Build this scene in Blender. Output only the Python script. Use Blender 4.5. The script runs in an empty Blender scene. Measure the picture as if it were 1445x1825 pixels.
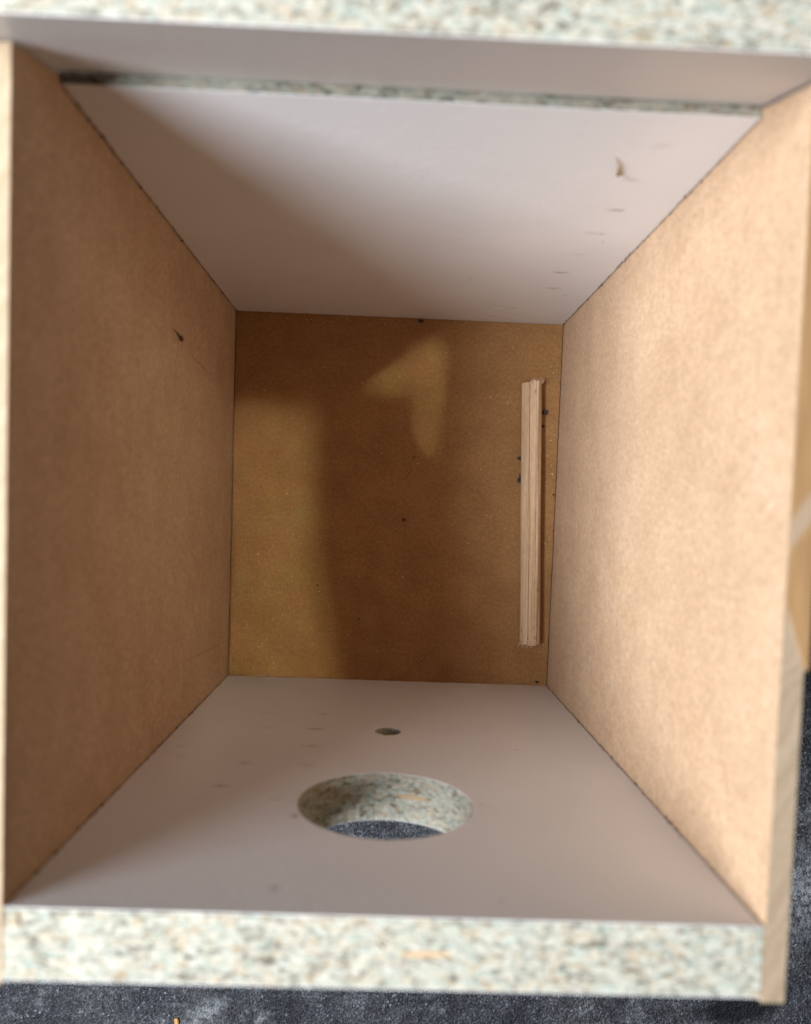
import bpy, bmesh, math, random
from mathutils import Vector, Matrix, noise

random.seed(7)
S = bpy.context.scene
COL = S.collection

# ------------------------------------------------------------------ camera
cam_data = bpy.data.cameras.new("camera")
cam = bpy.data.objects.new("camera", cam_data)
COL.objects.link(cam)
cam.matrix_world = Matrix(((0.999, -0.0375, -0.0224, 0.0841),
                           (0.0378, 0.9992, 0.0135, 0.0944),
                           (0.0218, -0.0143, 0.9997, 0.4178),
                           (0, 0, 0, 1)))
cam_data.sensor_fit = 'HORIZONTAL'
cam_data.sensor_width = 36.0
cam_data.lens = 1395.43 / 1445.0 * 36.0
cam_data.clip_start = 0.005
cam_data.clip_end = 100.0
cam_data.dof.use_dof = True
cam_data.dof.focus_distance = 0.415
cam_data.dof.aperture_fstop = 10.5
S.camera = cam

# ------------------------------------------------------------------ light
w = bpy.data.worlds.new("World")
S.world = w
w.use_nodes = True
bg = w.node_tree.nodes["Background"]
bg.inputs[0].default_value = (1.0, 0.82, 0.62, 1)
bg.inputs[1].default_value = 0.015


def area(name, loc, target, size, size_y, power, colour, spread=180, shape='RECTANGLE', up=(0, 1, 0)):
    """an area lamp at loc that shines at target; its long side follows the direction up"""
    ld = bpy.data.lights.new(name, 'AREA')
    ld.shape = shape
    ld.size, ld.size_y = size, size_y
    ld.energy = power
    ld.color = colour
    ld.spread = math.radians(spread)
    if spread < 10:
        ld.specular_factor = 0.0
        ld.cycles.use_multiple_importance_sampling = False
    o = bpy.data.objects.new(name, ld)
    COL.objects.link(o)
    z = (Vector(loc) - Vector(target)).normalized()
    y = Vector(up)
    y = (y - z * y.dot(z)).normalized()
    x = y.cross(z)
    m = Matrix((x, y, z)).transposed().to_4x4()
    o.matrix_world = Matrix.Translation(loc) @ m
    return o


# broad soft key light, up and to the front-left of the box
KD = Vector((0.64, 0.105, -0.68)).normalized()
KT = Vector((0.09, 0.10, 0.20))
area("key_light", KT - KD * 1.1, KT, 0.66, 0.58, 41.5, (0.915, 0.985, 1.08), up=(0, 0, 1))
# narrow lamps added overhead, shaped to lay light patches on the box floor
SHAFT = (1.0, 0.95, 0.68)
BD = Vector((-0.15, -0.16, -1.0)).normalized()


def shaft(target, wide, long, power, spread, up, direction=BD, shape='RECTANGLE'):
    t = Vector(target)
    area("added_shaft_light", t - direction * 0.75, t, wide, long, power, SHAFT, spread=spread, shape=shape, up=up)


shaft((0.0080, 0.1030, 0), 0.066, 0.070, 0.0062, 2.3, (-0.004, 0.07, 0))
shaft((0.0165, 0.0260, 0), 0.066, 0.084, 0.0072, 2.3, (-0.017, 0.07, 0))
VD = Vector((-0.020, -0.018, -1.0)).normalized()
shaft((0.0935, 0.1640, 0), 0.012, 0.044, 0.00058, 1.4, (0.0366, 0.022, 0), VD, 'ELLIPSE')
shaft((0.1045, 0.1510, 0), 0.011, 0.066, 0.00058, 1.2, (0.004, 1, 0), VD, 'ELLIPSE')

S.view_settings.view_transform = 'Standard'
S.view_settings.look = 'None'
S.view_settings.exposure = 0.0
S.view_settings.gamma = 1.0
S.view_settings.use_curve_mapping = False
S.render.engine = 'CYCLES'
S.cycles.use_denoising = True
S.cycles.max_bounces = 12
S.cycles.diffuse_bounces = 8
S.cycles.sample_clamp_indirect = 4.0


# ------------------------------------------------------------------ materials
class NT:
    """small helper round one material's node tree"""
    def __init__(self, name):
        self.m = bpy.data.materials.new(name)
        self.m.use_nodes = True
        self.t = self.m.node_tree
        self.bsdf = self.t.nodes["Principled BSDF"]
        self.co = self.t.nodes.new("ShaderNodeTexCoord").outputs["Object"]

    def lk(self, a, b):
        self.t.links.new(a, b)

    def setin(self, sock, v):
        if isinstance(v, bpy.types.NodeSocket):
            self.lk(v, sock)
        else:
            sock.default_value = v

    def math(self, op, a, b=0.0, c=None, clamp=False):
        n = self.t.nodes.new("ShaderNodeMath")
        n.operation = op
        n.use_clamp = clamp
        self.setin(n.inputs[0], a)
        self.setin(n.inputs[1], b)
        if c is not None:
            self.setin(n.inputs[2], c)
        return n.outputs[0]

    def vec(self, op, a, b):
        n = self.t.nodes.new("ShaderNodeVectorMath")
        n.operation = op
        self.setin(n.inputs[0], a)
        self.setin(n.inputs[1], b)
        return n.outputs["Value"] if op in ('DOT_PRODUCT', 'LENGTH') else n.outputs["Vector"]

    def noise(self, scale, detail=2.0, rough=0.5, vec=None, dist=0.0, out="Fac"):
        n = self.t.nodes.new("ShaderNodeTexNoise")
        n.inputs["Scale"].default_value = scale
        n.inputs["Detail"].default_value = detail
        n.inputs["Roughness"].default_value = rough
        n.inputs["Distortion"].default_value = dist
        self.lk(vec if vec is not None else self.co, n.inputs["Vector"])
        return n.outputs[out]

    def voro(self, scale, vec=None, out="Distance", feature='F1', rnd=1.0):
        n = self.t.nodes.new("ShaderNodeTexVoronoi")
        n.feature = feature
        n.inputs["Scale"].default_value = scale
        n.inputs["Randomness"].default_value = rnd
        self.lk(vec if vec is not None else self.co, n.inputs["Vector"])
        return n.outputs[out]

    def ramp(self, fac, stops, interp='LINEAR'):
        n = self.t.nodes.new("ShaderNodeValToRGB")
        n.color_ramp.interpolation = interp
        e = n.color_ramp.elements
        while len(e) < len(stops):
            e.new(0.5)
        for k, (p, c) in enumerate(stops):
            e[k].position = p
            e[k].color = (c, c, c, 1) if isinstance(c, (int, float)) else (*c, 1)
        self.lk(fac, n.inputs[0])
        return n.outputs[0]

    def mix(self, fac, a, b, mode='MIX'):
        n = self.t.nodes.new("ShaderNodeMix")
        n.data_type = 'RGBA'
        n.blend_type = mode
        self.setin(n.inputs[0], fac)
        for s, v in ((n.inputs[6], a), (n.inputs[7], b)):
            if isinstance(v, tuple) and len(v) == 3:
                v = (*v, 1)
            self.setin(s, v)
        return n.outputs[2]

    def bump(self, h, strength, dist):
        n = self.t.nodes.new("ShaderNodeBump")
        n.inputs["Strength"].default_value = strength
        n.inputs["Distance"].default_value = dist
        self.lk(h, n.inputs["Height"])
        self.lk(n.outputs[0], self.bsdf.inputs["Normal"])

    def mark(self, centre, a, la, b, lb, soft=0.5):
        """1 inside an elongated spot round centre, 0 outside"""
        d = self.vec('SUBTRACT', self.co, centre)
        u = self.math('DIVIDE', self.vec('DOT_PRODUCT', d, a), la)
        v = self.math('DIVIDE', self.vec('DOT_PRODUCT', d, b), lb)
        r = self.math('SQRT', self.math('ADD', self.math('MULTIPLY', u, u), self.math('MULTIPLY', v, v)))
        return self.math('DIVIDE', self.math('SUBTRACT', 1.0, r), soft, clamp=True)

    def scaled(self, v):
        return self.vec('MULTIPLY', self.co, v)


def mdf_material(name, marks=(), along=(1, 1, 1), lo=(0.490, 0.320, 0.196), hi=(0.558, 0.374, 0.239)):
    k = NT(name)
    st = k.scaled(along)
    blotch = k.noise(55, 3, 0.55, st)
    fine = k.noise(520, 4, 0.65, st)
    fibre = k.noise(1500, 2, 0.6, k.scaled((1.0, 0.55, 1.0)))
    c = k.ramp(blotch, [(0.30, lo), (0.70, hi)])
    c = k.mix(0.75, c, k.ramp(fine, [(0.32, (0.78, 0.76, 0.73)), (0.68, (1.12, 1.13, 1.14))]), 'MULTIPLY')
    c = k.mix(0.75, c, k.ramp(fibre, [(0.28, (0.72, 0.70, 0.66)), (0.55, (1.0, 1.0, 1.0)), (0.75, (1.16, 1.17, 1.18))]), 'MULTIPLY')
    # loose dark and pale fibres pressed into the sheet
    spec = k.voro(330, k.vec('ADD', k.scaled((1.0, 0.6, 1.0)), k.noise(200, 1, out="Color")))
    rnd = k.noise(120, 1)
    dark = k.math('MULTIPLY', k.math('LESS_THAN', spec, 0.15), k.math('GREATER_THAN', rnd, 0.56))
    c = k.mix(k.math('MULTIPLY', dark, 0.45), c, (0.12, 0.06, 0.03))
    pale = k.math('MULTIPLY', k.math('LESS_THAN', spec, 0.12), k.math('LESS_THAN', rnd, 0.40))
    c = k.mix(k.math('MULTIPLY', pale, 0.35), c, (0.80, 0.68, 0.48))
    for (cen, a, la, b, lb, colr, amt) in marks:
        mk = k.mark(cen, a, la, b, lb, 0.6)
        c = k.mix(k.math('MULTIPLY', mk, amt), c, colr)
    k.lk(c, k.bsdf.inputs["Base Color"])
    k.bsdf.inputs["Roughness"].default_value = 0.62
    k.bsdf.inputs["Specular IOR Level"].default_value = 0.25
    k.bump(k.noise(900, 3, 0.6), 0.25, 0.0004)
    return k.m


def chip_material(name, orange=True, tone=0.75):
    k = NT(name)
    warp = k.vec('MULTIPLY', k.vec('SUBTRACT', k.noise(170, 2, out="Color"), (0.5, 0.5, 0.5)), (0.006, 0.004, 0.006))
    base = k.vec('ADD', k.co, warp)
    st = k.vec('MULTIPLY', base, (0.40, 1.0, 0.40))
    cell = k.voro(950, st, out="Color")
    sx = k.t.nodes.new("ShaderNodeSeparateColor")
    k.lk(cell, sx.inputs[0])
    c = k.ramp(sx.outputs[0], [(0.00, (0.30, 0.275, 0.22)), (0.10, (0.44, 0.445, 0.40)), (0.26, (0.52, 0.545, 0.50)),
                               (0.42, (0.63, 0.62, 0.56)), (0.58, (0.57, 0.525, 0.44)), (0.70, (0.44, 0.51, 0.475)),
                               (0.80, (0.63, 0.63, 0.60)), (0.95, (0.52, 0.43, 0.32)), (1.0, (0.60, 0.60, 0.55))])
    cell2 = k.voro(2000, k.vec('MULTIPLY', base, (0.5, 1.0, 0.5)), out="Color")
    s2 = k.t.nodes.new("ShaderNodeSeparateColor")
    k.lk(cell2, s2.inputs[0])
    c = k.mix(0.85, c, k.ramp(s2.outputs[1], [(0.0, (0.50, 0.48, 0.43)), (0.25, (0.86, 0.88, 0.85)), (0.7, (1.10, 1.10, 1.08)),
                                             (0.92, (0.80, 0.90, 0.89)), (1.0, (1.15, 1.15, 1.15))]), 'MULTIPLY')
    voids = k.ramp(k.noise(520, 4, 0.7, k.vec('MULTIPLY', base, (0.5, 1.0, 0.5))), [(0.335, 1.0), (0.43, 0.0)])
    c = k.mix(k.math('MULTIPLY', voids, 0.68), c, (0.075, 0.06, 0.042))
    c = k.mix(1.0, c, (tone * 1.04, tone * 0.955, tone * 0.86), 'MULTIPLY')
    if orange:
        mk = k.mark((0.0963, -0.0084, 0.2414), (1, 0.03, 0), 0.0068, (-0.03, 1, 0), 0.0010, 0.25)
        c = k.mix(k.math('MULTIPLY', mk, 0.85), c, (0.50, 0.33, 0.18))
    k.lk(c, k.bsdf.inputs["Base Color"])
    k.bsdf.inputs["Roughness"].default_value = 0.85
    k.bsdf.inputs["Specular IOR Level"].default_value = 0.15
    h = k.math('ADD', k.noise(900, 3, 0.6, k.scaled((0.5, 1, 0.5))), k.math('MULTIPLY', voids, -0.8))
    k.bump(h, 0.7, 0.0006)
    return k.m


def melamine_material(name, marks=()):
    k = NT(name)
    c = k.ramp(k.noise(26, 3, 0.5), [(0.3, (0.725, 0.708, 0.70)), (0.7, (0.76, 0.744, 0.738))])
    brk = k.noise(900, 3, 0.6, k.scaled((0.5, 1.0, 1.0)))
    for (cen, la, lb, tilt, amt, colr) in marks:
        a = (math.cos(tilt), 0.0, math.sin(tilt))
        b = (-math.sin(tilt), 0.0, math.cos(tilt))
        mk = k.mark(cen, a, la, b, lb, 0.9)
        mk = k.math('MULTIPLY', mk, k.ramp(brk, [(0.40, 0.25), (0.56, 1.0)]))
        c = k.mix(k.math('MULTIPLY', mk, amt), c, colr)
    k.lk(c, k.bsdf.inputs["Base Color"])
    k.lk(k.ramp(k.noise(45, 4, 0.6, k.scaled((0.6, 1, 1.2))), [(0.3, 0.27), (0.7, 0.42)]), k.bsdf.inputs["Roughness"])
    k.bsdf.inputs["Specular IOR Level"].default_value = 0.4
    k.bump(k.noise(620, 2, 0.5, k.scaled((0.7, 1.0, 1.3))), 0.21, 0.0006)
    return k.m


GREY = (0.10, 0.09, 0.09)
TAN = (0.52, 0.44, 0.38)


def on_back(x, z):
    """a spot measured on an upright back wall at y = 0.1928, moved onto the back panel, which leans out a little"""
    p = Vector((x, 0.1928, z))
    e = Vector((0.0841, 0.0944, 0.4178))
    d = p - e
    t = (0.1920 + 0.0212 * e.z - e.y) / (d.y - 0.0212 * d.z)
    q = e + d * t
    return q.x, q.z


back_marks = [((0.1545, 0.193, 0.2065), 0.0040, 0.0020, 0.1, 0.30, GREY),
              ((0.1535, 0.193, 0.1840), 0.0036, 0.0016, -0.2, 0.45, GREY),
              ((0.1515, 0.193, 0.1850), 0.0010, 0.0010, 0.0, 0.60, GREY),
              ((0.1553, 0.193, 0.1602), 0.0042, 0.0014, 0.0, 0.75, GREY),
              ((0.1568, 0.193, 0.1598), 0.0012, 0.0012, 0.0, 0.85, GREY),
              ((0.1540, 0.193, 0.1379), 0.0050, 0.0012, 0.0, 0.75, GREY),
              ((0.1572, 0.193, 0.1374), 0.0012, 0.0011, 0.0, 0.95, GREY),
              ((0.1596, 0.193, 0.1290), 0.0008, 0.0010, 0.0, 0.70, GREY),
              ((0.1540, 0.193, 0.1136), 0.0040, 0.0010, 0.0, 0.35, GREY),
              ((0.1610, 0.193, 0.1060), 0.0007, 0.0010, 0.0, 0.65, GREY),
              ((0.1529, 0.193, 0.0894), 0.0048, 0.0013, 0.0, 0.95, GREY),
              ((0.1545, 0.193, 0.0653), 0.0048, 0.0015, 0.0, 0.85, GREY),
              ((0.1625, 0.193, 0.0544), 0.0030, 0.0010, 0.5, 0.55, GREY),
              ((0.0631, 0.193, 0.0563), 0.0025, 0.0008, 0.0, 0.45, GREY)]
front_marks = [((0.0586, -0.001, 0.0712), 0.0022, 0.0016, 0.0, 0.55, GREY),
               ((0.0575, -0.001, 0.0943), 0.0048, 0.0014, 0.0, 0.65, GREY),
               ((0.0577, -0.001, 0.1173), 0.0045, 0.0016, 0.1, 0.45, GREY),
               ((0.0363, -0.001, 0.1392), 0.0028, 0.0013, 0.0, 0.65, GREY),
               ((0.0325, -0.001, 0.1624), 0.0042, 0.0013, 0.0, 0.60, GREY),
               ((0.0589, -0.001, 0.1395), 0.0030, 0.0017, 0.0, 0.50, GREY),
               ((0.0597, -0.001, 0.1850), 0.0019, 0.0018, 0.0, 0.60, GREY),
               ((0.0386, -0.001, 0.0948), 0.0050, 0.0007, 0.0, 0.40, GREY),
               ((0.0346, -0.001, 0.0722), 0.0045, 0.0006, 0.0, 0.35, GREY),
               ((0.0599, -0.001, 0.2295), 0.0018, 0.0018, 0.0, 0.50, GREY),
               ((0.1172, -0.001, 0.1721), 0.0010, 0.0007, 0.6, 0.70, GREY),
               ((0.1188, -0.001, 0.1735), 0.0008, 0.0006, 0.6, 0.60, GREY),
               ((0.1145, -0.001, 0.2330), 0.0012, 0.0006, -0.3, 0.60, GREY)]


back_marks = [((*on_back(c[0], c[2])[:1], 0.195, on_back(c[0], c[2])[1]), *rest) for (c, *rest) in back_marks]


def unit(v):
    return tuple(Vector(v).normalized())


side_marks = [((-0.0005, 0.1508, 0.0690), unit((0, 0.0049, 0.0577)), 0.033, unit((0, 1, -0.085)), 0.0004, (0.20, 0.10, 0.05), 0.5),
              ((-0.0005, 0.0211, 0.0520), unit((0, 0.0080, 0.1076)), 0.055, unit((0, 1, -0.074)), 0.0004, (0.20, 0.10, 0.05), 0.5)]

M_MDF_WALL = mdf_material("brown hardboard side", side_marks, (1.0, 0.75, 1.1))
M_MDF_RIGHT = mdf_material("brown hardboard bright side", (), (1.0, 0.75, 1.1))
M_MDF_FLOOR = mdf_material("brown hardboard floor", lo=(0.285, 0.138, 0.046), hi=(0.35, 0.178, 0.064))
M_CHIP = chip_material("chipboard core")
M_CHIP_DARK = chip_material("darker chipboard core", False, 0.50)  # darker tone of the core, for the back panel
front_marks = [(c, la * 1.15, lb * 1.3, t, min(1.0, amt * 1.1), colr) for (c, la, lb, t, amt, colr) in front_marks]
back_marks = [(c, la, lb, t, amt * 0.8, colr) for (c, la, lb, t, amt, colr) in back_marks]
M_WHITE_FRONT = melamine_material("white laminate front", front_marks)
M_WHITE_BACK = melamine_material("white laminate back", back_marks)
M_WHITE = melamine_material("white laminate")


def edge_material(name, tone):
    k = NT(name)
    st = k.vec('MULTIPLY', k.co, (1.0, 1.0, 1.0))
    d = k.math('ADD', k.vec('DOT_PRODUCT', st, (170.0, -110.0, 0.0)), k.math('MULTIPLY', k.noise(60, 2), 2.0))
    band = k.noise(1.0, 2, 0.5, k.vec('MULTIPLY', k.co, (1, 1, 1)))
    n = k.t.nodes.new("ShaderNodeTexNoise")
    n.noise_dimensions = '1D'
    n.inputs["Scale"].default_value = 1.6
    n.inputs["Detail"].default_value = 2.0
    k.lk(d, n.inputs["W"])
    c = k.ramp(n.outputs[0], [(0.35, (0.285, 0.205, 0.130)), (0.65, (0.335, 0.246, 0.162))])
    c = k.mix(0.5, c, k.ramp(k.noise(700, 2), [(0.3, (0.85, 0.84, 0.82)), (0.7, (1.08, 1.08, 1.08))]), 'MULTIPLY')
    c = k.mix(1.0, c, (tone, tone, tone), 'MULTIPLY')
    k.lk(c, k.bsdf.inputs["Base Color"])
    k.bsdf.inputs["Roughness"].default_value = 0.8
    k.bsdf.inputs["Specular IOR Level"].default_value = 0.15
    return k.m


M_EDGE = edge_material("tan hardboard edge", 1.0)
M_EDGE_LIT = edge_material("lit hardboard edge", 1.5)  # lighter copy: stronger light on the left edge is in its colour


def edge_shade_material():
    k = NT("golden edge shade")  # golden tone is shade on the top edge, put into the colour
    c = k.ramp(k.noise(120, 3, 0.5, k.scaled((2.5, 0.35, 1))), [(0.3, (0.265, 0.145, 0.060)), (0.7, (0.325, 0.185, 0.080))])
    mk = k.mark((0.1783, 0.0938, 0.2418), unit((0.6, 1.0, 0)), 0.012, unit((1.0, -0.6, 0)), 0.0026, 0.5)  # pale streak: a band of light painted across the strip
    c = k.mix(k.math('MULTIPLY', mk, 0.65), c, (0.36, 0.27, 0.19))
    k.lk(c, k.bsdf.inputs["Base Color"])
    k.bsdf.inputs["Roughness"].default_value = 0.5
    k.bump(k.noise(500, 2, 0.5, k.scaled((2, 0.4, 1))), 0.2, 0.0003)
    return k.m


M_EDGE_SHADE = edge_shade_material()


def pine_material():
    k = NT("pale pine")
    g = k.noise(430, 3, 0.6, k.scaled((1.0, 0.02, 1.0)))
    c = k.ramp(g, [(0.3, (0.46, 0.29, 0.155)), (0.50, (0.57, 0.385, 0.23)), (0.70, (0.69, 0.495, 0.325))])
    c = k.mix(0.6, c, k.ramp(k.noise(700, 2, 0.5, k.scaled((1, 0.35, 1))), [(0.3, (0.82, 0.80, 0.76)), (0.7, (1.06, 1.06, 1.06))]), 'MULTIPLY')
    sp = k.math('MULTIPLY', k.math('LESS_THAN', k.voro(420, k.scaled((1, 0.45, 1))), 0.22),
                k.math('GREATER_THAN', k.noise(65, 2), 0.53))
    c = k.mix(k.math('MULTIPLY', sp, 0.5), c, (0.24, 0.12, 0.06))
    k.lk(c, k.bsdf.inputs["Base Color"])
    k.bsdf.inputs["Roughness"].default_value = 0.6
    k.bsdf.inputs["Specular IOR Level"].default_value = 0.25
    k.bump(k.noise(900, 2, 0.5, k.scaled((1, 0.05, 1))), 0.3, 0.0003)
    return k.m


M_PINE = pine_material()


def plain(name, colr, rough=0.8):
    k = NT(name)
    c = k.mix(0.7, colr, k.ramp(k.noise(1500, 2), [(0.3, 0.6), (0.7, 1.35)]), 'MULTIPLY')
    k.lk(c, k.bsdf.inputs["Base Color"])
    k.bsdf.inputs["Roughness"].default_value = rough
    return k.m


M_CRUMB = plain("dark dirt", (0.035, 0.026, 0.022))
M_RED = plain("red brown dirt", (0.13, 0.045, 0.022))
M_SPLINTER = plain("dark brown splinter", (0.07, 0.025, 0.012), 0.5)
M_CURL = plain("tan shaving", (0.50, 0.40, 0.28), 0.7)
M_DUST = plain("pale sawdust", (0.72, 0.58, 0.38))
M_ORANGE = plain("orange wood chip", (0.50, 0.24, 0.08))


def ground_material():
    k = NT("dark gritty slate ground")
    wob = k.vec('MULTIPLY', k.vec('SUBTRACT', k.noise(30, 3, out="Color"), (0.5, 0.5, 0.5)), (0.02, 0.02, 0.0))
    p = k.vec('ADD', k.co, wob)
    big = k.noise(17, 5, 0.65, p)
    c = k.ramp(big, [(0.34, (0.015, 0.0155, 0.018)), (0.48, (0.034, 0.0345, 0.039)), (0.58, (0.044, 0.044, 0.046)), (0.70, (0.078, 0.077, 0.077))])
    c = k.mix(0.85, c, k.ramp(k.noise(130, 5, 0.7, p), [(0.32, 0.45), (0.5, 0.95), (0.70, 1.75)]), 'MULTIPLY')
    c = k.mix(0.8, c, k.ramp(k.noise(900, 3, 0.7, k.scaled((1.4, 0.7, 1.0))), [(0.30, 0.35), (0.5, 0.9), (0.72, 2.0)]), 'MULTIPLY')
    cell = k.voro(1050, out="Color")
    s = k.t.nodes.new("ShaderNodeSeparateColor")
    k.lk(cell, s.inputs[0])
    # a few tiny bright grains
    gr = k.math('MULTIPLY', k.math('GREATER_THAN', s.outputs[1], 0.965), k.ramp(k.noise(90, 3), [(0.45, 0.1), (0.65, 1.0)]))
    c = k.mix(0.8, c, k.ramp(s.outputs[0], [(0.0, 0.35), (0.5, 0.9), (0.85, 1.6), (1.0, 2.4)]), 'MULTIPLY')
    c = k.mix(k.math('MULTIPLY', gr, 0.45), c, (0.34, 0.35, 0.37))
    # worn pale patches
    worn = k.ramp(k.noise(34, 5, 0.7, k.vec('ADD', p, (0.31, 0.77, 0.0))), [(0.56, 0.0), (0.70, 0.8)])
    worn2 = k.mark((0.322, -0.113, -0.0065), (0.2, 1, 0), 0.036, (1, -0.2, 0), 0.020, 0.9)
    worn3 = k.mark((-0.004, -0.186, -0.0065), (1, 0.6, 0), 0.016, (-0.6, 1, 0), 0.009, 0.9)
    wsum = k.math('ADD', k.math('ADD', worn, worn2), worn3, clamp=True)
    wsum = k.math('MULTIPLY', wsum, k.ramp(k.noise(380, 5, 0.75), [(0.40, 0.0), (0.60, 0.85)]))
    c = k.mix(wsum, c, (0.27, 0.275, 0.28))
    dark_ground_patch = k.mark((0.287, -0.1795, -0.0065), (1, 0.1, 0), 0.030, (-0.1, 1, 0), 0.009, 0.5)  # very dark patch in the ground colour
    c = k.mix(k.math('MULTIPLY', dark_ground_patch, 0.92), c, (0.003, 0.003, 0.004))
    k.lk(c, k.bsdf.inputs["Base Color"])
    k.bsdf.inputs["Roughness"].default_value = 0.65
    k.bsdf.inputs["Specular IOR Level"].default_value = 0.25
    h = k.math('ADD', k.math('MULTIPLY', k.voro(900), 0.6), k.math('ADD', k.math('MULTIPLY', k.noise(300, 5, 0.7), 1.4), k.math('MULTIPLY', big, 6.0)))
    k.bump(h, 0.8, 0.0011)
    return k.m


M_GROUND = ground_material()


# ------------------------------------------------------------------ mesh helpers
def link(name, me, parent=None, mats=()):
    o = bpy.data.objects.new(name, me)
    COL.objects.link(o)
    for m in mats:
        me.materials.append(m)
    if parent is not None:
        o.parent = parent
    return o


def tag(o, label, cat, group=None, kind=None):
    o["label"] = label
    o["category"] = cat
    if group:
        o["group"] = group
    if kind:
        o["kind"] = kind
    return o


def ragged(p, q, step, amp, chance=0.35, seed=0):
    """points from p towards q (q left out) that wander inwards by up to amp here and there"""
    rng = random.Random(seed)
    p, q = Vector(p), Vector(q)
    n = max(1, int((q - p).length / step))
    d = (q - p).normalized()
    nrm = Vector((-d.y, d.x))
    out = []
    for i in range(n):
        t = (i + (rng.uniform(-0.3, 0.3) if i else 0)) / n
        off = amp * rng.random() ** 3 if (i and rng.random() < chance) else amp * 0.12 * rng.random()
        out.append(p.lerp(q, t) + nrm * (off if i else 0.0))
    return out


def slab(name, outline, holes, layers, to_world, parent, mats):
    """a board: outline and holes are 2D loops; layers = [(depth from, depth to, side material)], faces take material 0.
    to_world(u, v, depth) gives the point."""
    cu = bpy.data.curves.new("outline", 'CURVE')
    cu.dimensions = '2D'
    cu.fill_mode = 'BOTH'
    loops = [outline] + list(holes)
    for lp in loops:
        sp = cu.splines.new('POLY')
        sp.points.add(len(lp) - 1)
        for i, pnt in enumerate(lp):
            sp.points[i].co = (pnt[0] * 100, pnt[1] * 100, 0, 1)
        sp.use_cyclic_u = True
    tmp = bpy.data.objects.new("outline", cu)
    COL.objects.link(tmp)
    bpy.context.view_layer.update()
    me0 = bpy.data.meshes.new_from_object(tmp.evaluated_get(bpy.context.evaluated_depsgraph_get()))
    bpy.data.objects.remove(tmp)
    bpy.data.curves.remove(cu)
    flat = [(v.co.x / 100, v.co.y / 100) for v in me0.vertices]
    tris = [tuple(p.vertices) for p in me0.polygons]
    bpy.data.meshes.remove(me0)
    bm = bmesh.new()
    d0, d1 = layers[0][0], layers[-1][1]
    for d in (d0, d1):
        vs = [bm.verts.new(to_world(u, v, d)) for u, v in flat]
        for t in tris:
            try:
                f = bm.faces.new([vs[i] for i in t])
                f.material_index = 0
            except ValueError:
                pass
    for lp in loops:
        rings = [[bm.verts.new(to_world(pnt[0], pnt[1], d)) for pnt in lp] for d in [layers[0][0]] + [l[1] for l in layers]]
        for li in range(len(layers)):
            a, b = rings[li], rings[li + 1]
            for i in range(len(lp)):
                j = (i + 1) % len(lp)
                f = bm.faces.new((a[i], a[j], b[j], b[i]))
                f.material_index = layers[li][2]
    bmesh.ops.remove_doubles(bm, verts=bm.verts, dist=1e-6)
    bmesh.ops.recalc_face_normals(bm, faces=bm.faces)
    me = bpy.data.meshes.new(name)
    bm.to_mesh(me)
    bm.free()
    return link(name, me, parent, mats)


# ------------------------------------------------------------------ ground
gm = bpy.data.meshes.new("ground")
bm = bmesh.new()
bmesh.ops.create_grid(bm, x_segments=2, y_segments=2, size=6.0)
for v in bm.verts:
    v.co.z = -0.0065
bm.to_mesh(gm)
bm.free()
ground = link("ground", gm, None, [M_GROUND])
ground["kind"] = "structure"

# ------------------------------------------------------------------ the box
D = 0.2414
TH = 0.0165


def left_x(y, z):
    return 0.0019 - 0.0119 * y - 0.0046 * z - 0.0323 * y * z


def right_x(y, z):
    return 0.1731 + 0.0062 * y + 0.0046 * z + 0.0344 * y * z


box = bpy.data.objects.new("nest_box", None)
box.empty_display_size = 0.05
COL.objects.link(box)
tag(box, "open topped wooden nest box of brown hardboard and white chipboard on dark ground", "nest box")

# side panels: profile in (y, z), back corner cut on the slope of the tilted strip
profile = [(-0.0175, -0.0063), (0.2095, -0.0063), (0.2110, 0.2160), (0.1989, 0.2166), (0.1926, D), (-0.0175, D)]
prof = []
for i in range(len(profile)):
    prof += ragged(profile[i], profile[(i + 1) % len(profile)], 0.006, 0.00012, 0.5, i)


def side(fx, sgn, t, face, edge):
    def to_world(u, v, d):
        return Vector((fx(u, v) + sgn * d, u, v))
    o = slab("side_panel", prof, [], [(0.0, t, 1)], to_world, box, [face, edge])
    return o


left_panel = side(left_x, -1, 0.0056, M_MDF_WALL, M_EDGE_LIT)
right_panel = side(right_x, 1, 0.0053, M_MDF_RIGHT, M_EDGE)
left_panel["label"] = "brown hardboard side panel in shade"
right_panel["label"] = "brightly lit hardboard side panel"

# added golden strip: warm shade on the right panel's top edge, as a part
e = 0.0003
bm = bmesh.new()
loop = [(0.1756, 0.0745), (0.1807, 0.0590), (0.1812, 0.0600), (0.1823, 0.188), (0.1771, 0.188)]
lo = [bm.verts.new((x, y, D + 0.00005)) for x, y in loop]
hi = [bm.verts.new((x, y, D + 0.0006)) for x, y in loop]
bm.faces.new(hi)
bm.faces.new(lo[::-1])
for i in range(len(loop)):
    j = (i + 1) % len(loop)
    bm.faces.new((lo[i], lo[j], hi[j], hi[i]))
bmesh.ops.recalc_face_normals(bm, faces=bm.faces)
me = bpy.data.meshes.new("edge_shade_strip")
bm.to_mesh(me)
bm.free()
link("edge_shade_strip", me, right_panel, [M_EDGE_SHADE])

# floor board
GAP = 0.00045
fl = [(left_x(0, 0) + GAP, -0.0018), (right_x(0, 0) - GAP, -0.0018), (right_x(0.192, 0) - GAP, 0.1919), (left_x(0.192, 0) + GAP, 0.1919)]
floor_pts = []
for i in range(4):
    floor_pts += ragged(fl[i], fl[(i + 1) % 4], 0.004, 0.0002, 0.4, 20 + i)
slab("floor_board", floor_pts, [], [(0.0, 0.006, 1)], lambda u, v, d: Vector((u, v, -d)), box, [M_MDF_FLOOR, M_EDGE])

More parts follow.
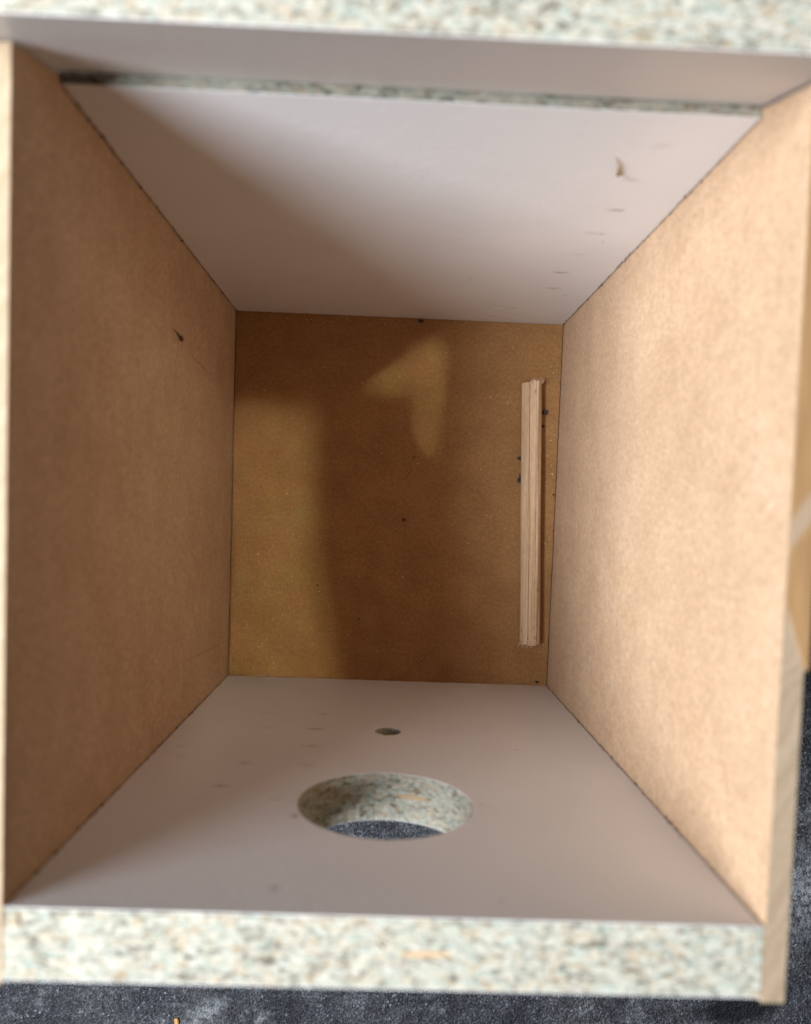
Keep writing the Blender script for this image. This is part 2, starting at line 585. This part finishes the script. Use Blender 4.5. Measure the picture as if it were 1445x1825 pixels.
LAYERS = [(0.0, 0.00015, 0), (0.00015, TH - 0.00015, 1), (TH - 0.00015, TH, 0)]


def circle(cx, cz, r, n, jit=0.0, seed=0):
    rng = random.Random(seed)
    return [(cx + (r + rng.uniform(-jit, jit)) * math.cos(2 * math.pi * i / n),
             cz + (r + rng.uniform(-jit, jit)) * math.sin(2 * math.pi * i / n)) for i in range(n)]


# front panel with the round entrance opening and the small perch opening
GS = 0.0005
fo = [(left_x(0, -0.006) + GS, -0.006), (right_x(0, -0.006) - GS, -0.006), (right_x(0, D) - GS, D), (left_x(0, D) + GS, D)]
front_pts = []
for i in range(4):
    front_pts += ragged(fo[i], fo[(i + 1) % 4], 0.0011 if i in (1, 3) else 0.004, 0.0011 if i in (1, 3) else 0.0001, 0.22, 30 + i)
front = slab("front_panel", front_pts,
             [circle(0.0867, 0.1728, 0.0275, 160, 0.00008, 3), circle(0.0876, 0.0943, 0.0055, 26, 0.00035, 4)],
             LAYERS, lambda u, v, d: Vector((u, -0.0018 + 0.0075 * v - d, v)), box, [M_WHITE_FRONT, M_CHIP])

# lower back panel
ZB = 0.2165


def back_y(v):
    return 0.1920 + 0.0212 * v


bo = [(left_x(0.192, -0.006) + GS, -0.006), (right_x(0.192, -0.006) - GS, -0.006), (right_x(0.1966, ZB) - GS, ZB), (left_x(0.1966, ZB) + GS, ZB)]
back_pts = []
for i in range(4):
    back_pts += ragged(bo[i], bo[(i + 1) % 4], 0.0011 if i != 0 else 0.01, 0.0011 if i != 2 else 0.00012, 0.22, 40 + i)
slab("back_panel", back_pts, [], LAYERS, lambda u, v, d: Vector((u, back_y(v) + d, v)), box, [M_WHITE_BACK, M_CHIP_DARK])

# narrow chipboard strip tilted in over the back edge
so = [(-0.030, 0.0), (0.205, 0.0), (0.205, 0.0424), (-0.030, 0.0424)]
strip_pts = []
for i in range(4):
    strip_pts += ragged(so[i], so[(i + 1) % 4], 0.004, 0.00012, 0.4, 50 + i)
ta = math.atan(0.26)


def strip_world(u, v, d):
    return Vector((u, 0.1995 - math.sin(ta) * v + math.cos(ta) * d, 0.2173 + math.cos(ta) * v + math.sin(ta) * d))


rail = slab("top_rail", strip_pts, [], LAYERS, strip_world, box, [M_WHITE, M_CHIP])

# ------------------------------------------------------------------ stick on the floor
P0 = Vector((0.15765, 0.1601, 0.0))
P1 = Vector((0.1621, 0.0212, 0.0))
ax = (P1 - P0)
Ls = ax.length
ax.normalize()
sd = Vector((-ax.y, ax.x, 0))
if sd.x < 0:
    sd = -sd
prof2 = [(-0.0051, 0.0003), (-0.0053, 0.0052), (-0.0041, 0.0070), (-0.0022, 0.0080), (-0.0018, 0.0079), (-0.0014, 0.0074), (-0.0009, 0.0075),
         (0.0016, 0.0077), (0.0020, 0.0074), (0.0024, 0.0078), (0.0031, 0.0076), (0.0044, 0.0065), (0.0052, 0.0046), (0.0052, 0.0003)]
bm = bmesh.new()
N = 40
rings = []
rng = random.Random(5)
endj = [[rng.uniform(-0.0005, 0.0005) for _ in prof2] for _ in range(2)]
for i in range(N + 1):
    t = i / N
    ring = []
    for kx, (u, h) in enumerate(prof2):
        s = t * Ls
        if i == 0:
            s += endj[0][kx] - 0.0006 * (u / 0.005)
        if i == N:
            s += endj[1][kx]
        wob = 0.00008 * math.sin(kx * 2.1 + t * 9)
        ring.append(bm.verts.new(P0 + ax * s + sd * (u + wob) + Vector((0, 0, h + wob))))
    rings.append(ring)
for i in range(N):
    for j in range(len(prof2)):
        k2 = (j + 1) % len(prof2)
        bm.faces.new((rings[i][j], rings[i][k2], rings[i + 1][k2], rings[i + 1][j]))
bm.faces.new(rings[0])
bm.faces.new(rings[-1][::-1])
bmesh.ops.recalc_face_normals(bm, faces=bm.faces)
me = bpy.data.meshes.new("wooden_stick")
bm.to_mesh(me)
bm.free()
stick = link("wooden_stick", me, None, [M_PINE])
tag(stick, "pale rounded wooden stick with frayed ends lying on the brown box floor", "stick")


def frays(at, direction, across, n, spread, ln, seed):
    """torn fibres at a sawn end: many thin tapered slivers"""
    rng = random.Random(seed)
    bm = bmesh.new()
    for _ in range(n):
        b = at + across * rng.uniform(*spread) + Vector((0, 0, rng.uniform(0.001, 0.0072)))
        d = (direction + across * rng.uniform(-0.7, 0.9) + Vector((0, 0, rng.uniform(-0.3, 0.4)))).normalized()
        l = rng.uniform(0.4, 1.0) * ln
        wv = d.cross(Vector((0, 0, 1)))
        if wv.length < 1e-4:
            continue
        wv = wv.normalized() * rng.uniform(0.00014, 0.00034)
        up = wv.cross(d).normalized() * wv.length
        tip = bm.verts.new(b + d * l)
        q = [bm.verts.new(b - d * 0.0006 + o) for o in (wv, up, -wv, -up)]
        for i in range(4):
            bm.faces.new((q[i], q[(i + 1) % 4], tip))
        bm.faces.new(q[::-1])
    bmesh.ops.recalc_face_normals(bm, faces=bm.faces)
    me = bpy.data.meshes.new("frayed_end")
    bm.to_mesh(me)
    bm.free()
    link("frayed_end", me, stick, [M_PINE])


frays(P0 + ax * 0.0004, -ax, sd, 60, (0.0, 0.0058), 0.0034, 1)
frays(P0 + ax * Ls, ax, sd, 50, (-0.0058, 0.001), 0.0028, 2)


# ------------------------------------------------------------------ crumbs
def lump(name, mat, loc, r, seed, squash=(1, 1, 0.8)):
    bm = bmesh.new()
    bmesh.ops.create_icosphere(bm, subdivisions=3, radius=1.0)
    off = Vector((seed * 3.7, seed * 1.3, 0))
    for v in bm.verts:
        n = noise.noise(v.co * 1.3 + off) * 0.55 + noise.noise(v.co * 3.2 + off) * 0.28
        v.co *= 1.0 + n
        v.co = Vector((v.co.x * squash[0], v.co.y * squash[1], v.co.z * squash[2])) * r
    zmin = min(v.co.z for v in bm.verts)
    for v in bm.verts:
        v.co.z -= zmin
    me = bpy.data.meshes.new(name)
    bm.to_mesh(me)
    bm.free()
    o = link(name, me, None, [mat])
    o.location = loc
    return o


CR = "dirt crumbs on the box floor"
crumbs = [
    ((0.0978, 0.1903, 0.0), 0.0013, M_CRUMB, "black dirt crumb against the foot of the white back panel", (1.2, 0.7, 0.9)),
    ((0.1657, 0.1447, 0.0), 0.0014, M_CRUMB, "largest black crumb beside the frayed upper end of the stick", (1.2, 0.9, 0.9)),
    ((0.1652, 0.1375, 0.0), 0.0008, M_CRUMB, "small black crumb just below the big crumb between stick and lit side panel", (1, 1, 0.8)),
    ((0.1534, 0.1197, 0.0), 0.0011, M_CRUMB, "upper of the round black crumbs touching the open floor side of the stick", (1, 1, 0.8)),
    ((0.1541, 0.1105, 0.0), 0.0009, M_CRUMB, "smaller black crumb joined to the long crumb beside the stick", (0.9, 1.1, 0.8)),
    ((0.1537, 0.1080, 0.0), 0.0014, M_CRUMB, "long black crumb lowest on the open floor side of the stick", (0.9, 1.2, 0.7)),
    ((0.0929, 0.0846, 0.0), 0.0009, M_RED, "red brown crumb alone in the middle of the box floor", (0.9, 1.2, 0.9)),
    ((0.0970, 0.1181, 0.0), 0.0006, M_RED, "tiny red brown crumb behind the central floor crumb", (1.2, 0.8, 0.7)),
    ((0.1722, 0.1010, 0.0), 0.0006, M_CRUMB, "tiny black crumb at the foot of the lit side panel", (0.8, 1, 0.8)),
    ((0.1672, 0.0003, 0.0), 0.0009, M_CRUMB, "dark crumb in the front corner of the floor near the stick", (1, 0.8, 0.8)),
    ((0.0709, 0.0311, 0.0), 0.0005, M_CRUMB, "pinhead dark crumb on the floor towards the front panel", (1, 1, 0.7)),
    ((0.0480, 0.0480, 0.0), 0.0005, M_CRUMB, "pinhead dark crumb on the lit band of the floor", (1, 1, 0.7)),
]
for i, (loc, r, m, lab, sq) in enumerate(crumbs):
    tag(lump("dirt_crumb", m, loc, r * 0.88, i + 1, sq), lab, "crumb", CR)


# specks of dirt caught along the joints: nobody could count them
bm = bmesh.new()
rng = random.Random(23)


def seam_bits(n, p, q, out, rmin=0.00014, rmax=0.00042):
    p, q, out = Vector(p), Vector(q), Vector(out)
    for _ in range(n):
        c = p.lerp(q, rng.random()) + out * rng.uniform(0.0, 0.0003)
        rr = rmin + (rmax - rmin) * rng.random() ** 2
        m = Matrix.Translation(c) @ Matrix.Rotation(rng.uniform(0, 3), 4, Vector((rng.random(), rng.random(), 0.3)).normalized()) @ Matrix.Diagonal((rr * rng.uniform(0.8, 2.0), rr, rr * rng.uniform(0.6, 1.1), 1))
        bmesh.ops.create_icosphere(bm, subdivisions=1, radius=1.0, matrix=m)


seam_bits(34, (left_x(0, 0) + 0.0003, -0.0017, 0.002), (left_x(0, D) + 0.0003, 0.0, D - 0.01), (1, 1, 0))
seam_bits(26, (left_x(0.192, 0) + 0.0003, 0.1919, 0.002), (left_x(0.1966, 0.21) + 0.0003, 0.1964, 0.21), (1, -1, 0))
seam_bits(34, (right_x(0.192, 0) - 0.0003, 0.1919, 0.002), (right_x(0.1966, 0.21) - 0.0003, 0.1964, 0.21), (-1, -1, 0))
seam_bits(34, (right_x(0, 0) - 0.0003, -0.0017, 0.002), (right_x(0, D) - 0.0003, 0.0, D - 0.005), (-1, 1, 0))
seam_bits(16, (0.004, 0.1917, 0.0002), (0.17, 0.1917, 0.0002), (0, -1, 0), 0.00012, 0.0003)
seam_bits(10, (0.003, 0.01, 0.0002), (0.001, 0.18, 0.0002), (1, 0, 0), 0.00012, 0.0003)
seam_bits(14, (0.1725, 0.01, 0.0002), (0.1738, 0.18, 0.0002), (-1, 0, 0), 0.00012, 0.0003)
seam_bits(12, (0.01, -0.0012, 0.0002), (0.17, -0.0012, 0.0002), (0, 1, 0), 0.00012, 0.0003)
me = bpy.data.meshes.new("dirt")
bm.to_mesh(me)
bm.free()
seam_dirt = link("dirt", me, None, [M_SPLINTER])
seam_dirt["kind"] = "stuff"
seam_dirt["label"] = "fine dark dirt specks caught along the inside joints of the box"
seam_dirt["category"] = "dirt"


# pale sawdust flecks: nobody could count them
bm = bmesh.new()
rng = random.Random(11)
spots = []
for _ in range(70):
    spots.append((rng.uniform(0.003, 0.15), rng.uniform(0.003, 0.185)))
for _ in range(26):
    spots.append((rng.uniform(0.168, 0.1725), rng.uniform(0.01, 0.185)))
for _ in range(22):
    spots.append((rng.uniform(0.004, 0.17), rng.uniform(0.1875, 0.1912)))
for _ in range(14):
    spots.append((rng.uniform(0.003, 0.03), rng.uniform(0.002, 0.03)))
for x, y in spots:
    a = rng.uniform(0, math.pi)
    l = rng.uniform(0.00018, 0.00055) * (1.6 if rng.random() < 0.12 else 1)
    wd = rng.uniform(0.0001, 0.00019)
    mat = Matrix.Translation((x, y, wd)) @ Matrix.Rotation(a, 4, 'Z') @ Matrix.Diagonal((l, wd, wd, 1))
    bmesh.ops.create_icosphere(bm, subdivisions=1, radius=1.0, matrix=mat)
me = bpy.data.meshes.new("sawdust")
bm.to_mesh(me)
bm.free()
dust = link("sawdust", me, None, [M_DUST])
dust["kind"] = "stuff"
dust["label"] = "pale sawdust flecks scattered over the brown box floor"
dust["category"] = "sawdust"


# ------------------------------------------------------------------ splinter and shaving on the walls
def taper_tube(name, pts, radii, mat, n=8):
    bm = bmesh.new()
    rings = []
    for i, p in enumerate(pts):
        p = Vector(p)
        d = (Vector(pts[min(i + 1, len(pts) - 1)]) - Vector(pts[max(i - 1, 0)])).normalized()
        a = d.orthogonal().normalized()
        b = d.cross(a)
        rings.append([bm.verts.new(p + (a * math.cos(2 * math.pi * k / n) + b * math.sin(2 * math.pi * k / n)) * radii[i]) for k in range(n)])
    for i in range(len(rings) - 1):
        for k in range(n):
            bm.faces.new((rings[i][k], rings[i][(k + 1) % n], rings[i + 1][(k + 1) % n], rings[i + 1][k]))
    bm.faces.new(rings[0])
    bm.faces.new(rings[-1][::-1])
    bmesh.ops.recalc_face_normals(bm, faces=bm.faces)
    for f in bm.faces:
        f.smooth = True
    me = bpy.data.meshes.new(name)
    bm.to_mesh(me)
    bm.free()
    return link(name, me, None, [mat])


def wall(y, z, lift):
    return (left_x(y, z) + lift, y, z)


sp = taper_tube("wood_splinter",
                [wall(0.1574, 0.1135, 0.0002), wall(0.1570, 0.1110, 0.0003), wall(0.1566, 0.1085, 0.0004), wall(0.1562, 0.1068, 0.0005),
                 wall(0.1558, 0.1055, 0.0008), wall(0.1553, 0.1040, 0.0008), wall(0.1549, 0.1030, 0.0005)],
                [0.00012, 0.00022, 0.00030, 0.00036, 0.00075, 0.00068, 0.0003], M_SPLINTER)
tag(sp, "dark brown splinter with a thick end clinging to the shaded hardboard panel", "splinter")


def bwall(x, z, lift):
    x, z = on_back(x, z)
    return (x, back_y(z) - lift, z)


sh = taper_tube("wood_shaving",
                [bwall(0.1436, 0.1995, 0.0004), bwall(0.1448, 0.1978, 0.0006), bwall(0.1458, 0.1955, 0.0007), bwall(0.1463, 0.1930, 0.0007),
                 bwall(0.1466, 0.1908, 0.0008), bwall(0.1474, 0.1893, 0.0007), bwall(0.1486, 0.1890, 0.0004)],
                [0.00010, 0.00022, 0.00034, 0.00046, 0.0007, 0.0007, 0.0003], M_CURL)
tag(sh, "tan curled wood shaving stuck on the white back panel", "shaving")

# orange wood chip on the ground in front
bm = bmesh.new()
bmesh.ops.create_cube(bm, size=1.0, matrix=Matrix.Diagonal((0.0022, 0.0034, 0.0012, 1)))
bmesh.ops.bevel(bm, geom=list(bm.edges), offset=0.0003, segments=2, affect='EDGES')
for v in bm.verts:
    v.co += noise.noise_vector(v.co * 700) * 0.0003
me = bpy.data.meshes.new("wood_chip")
bm.to_mesh(me)
bm.free()
chip = link("wood_chip", me, None, [M_ORANGE])
chip.location = (-0.0203, -0.1922, -0.0058)
chip.rotation_euler = (0, 0, 0.15)
tag(chip, "small orange wood chip lying on the dark ground in front of the box", "wood chip")
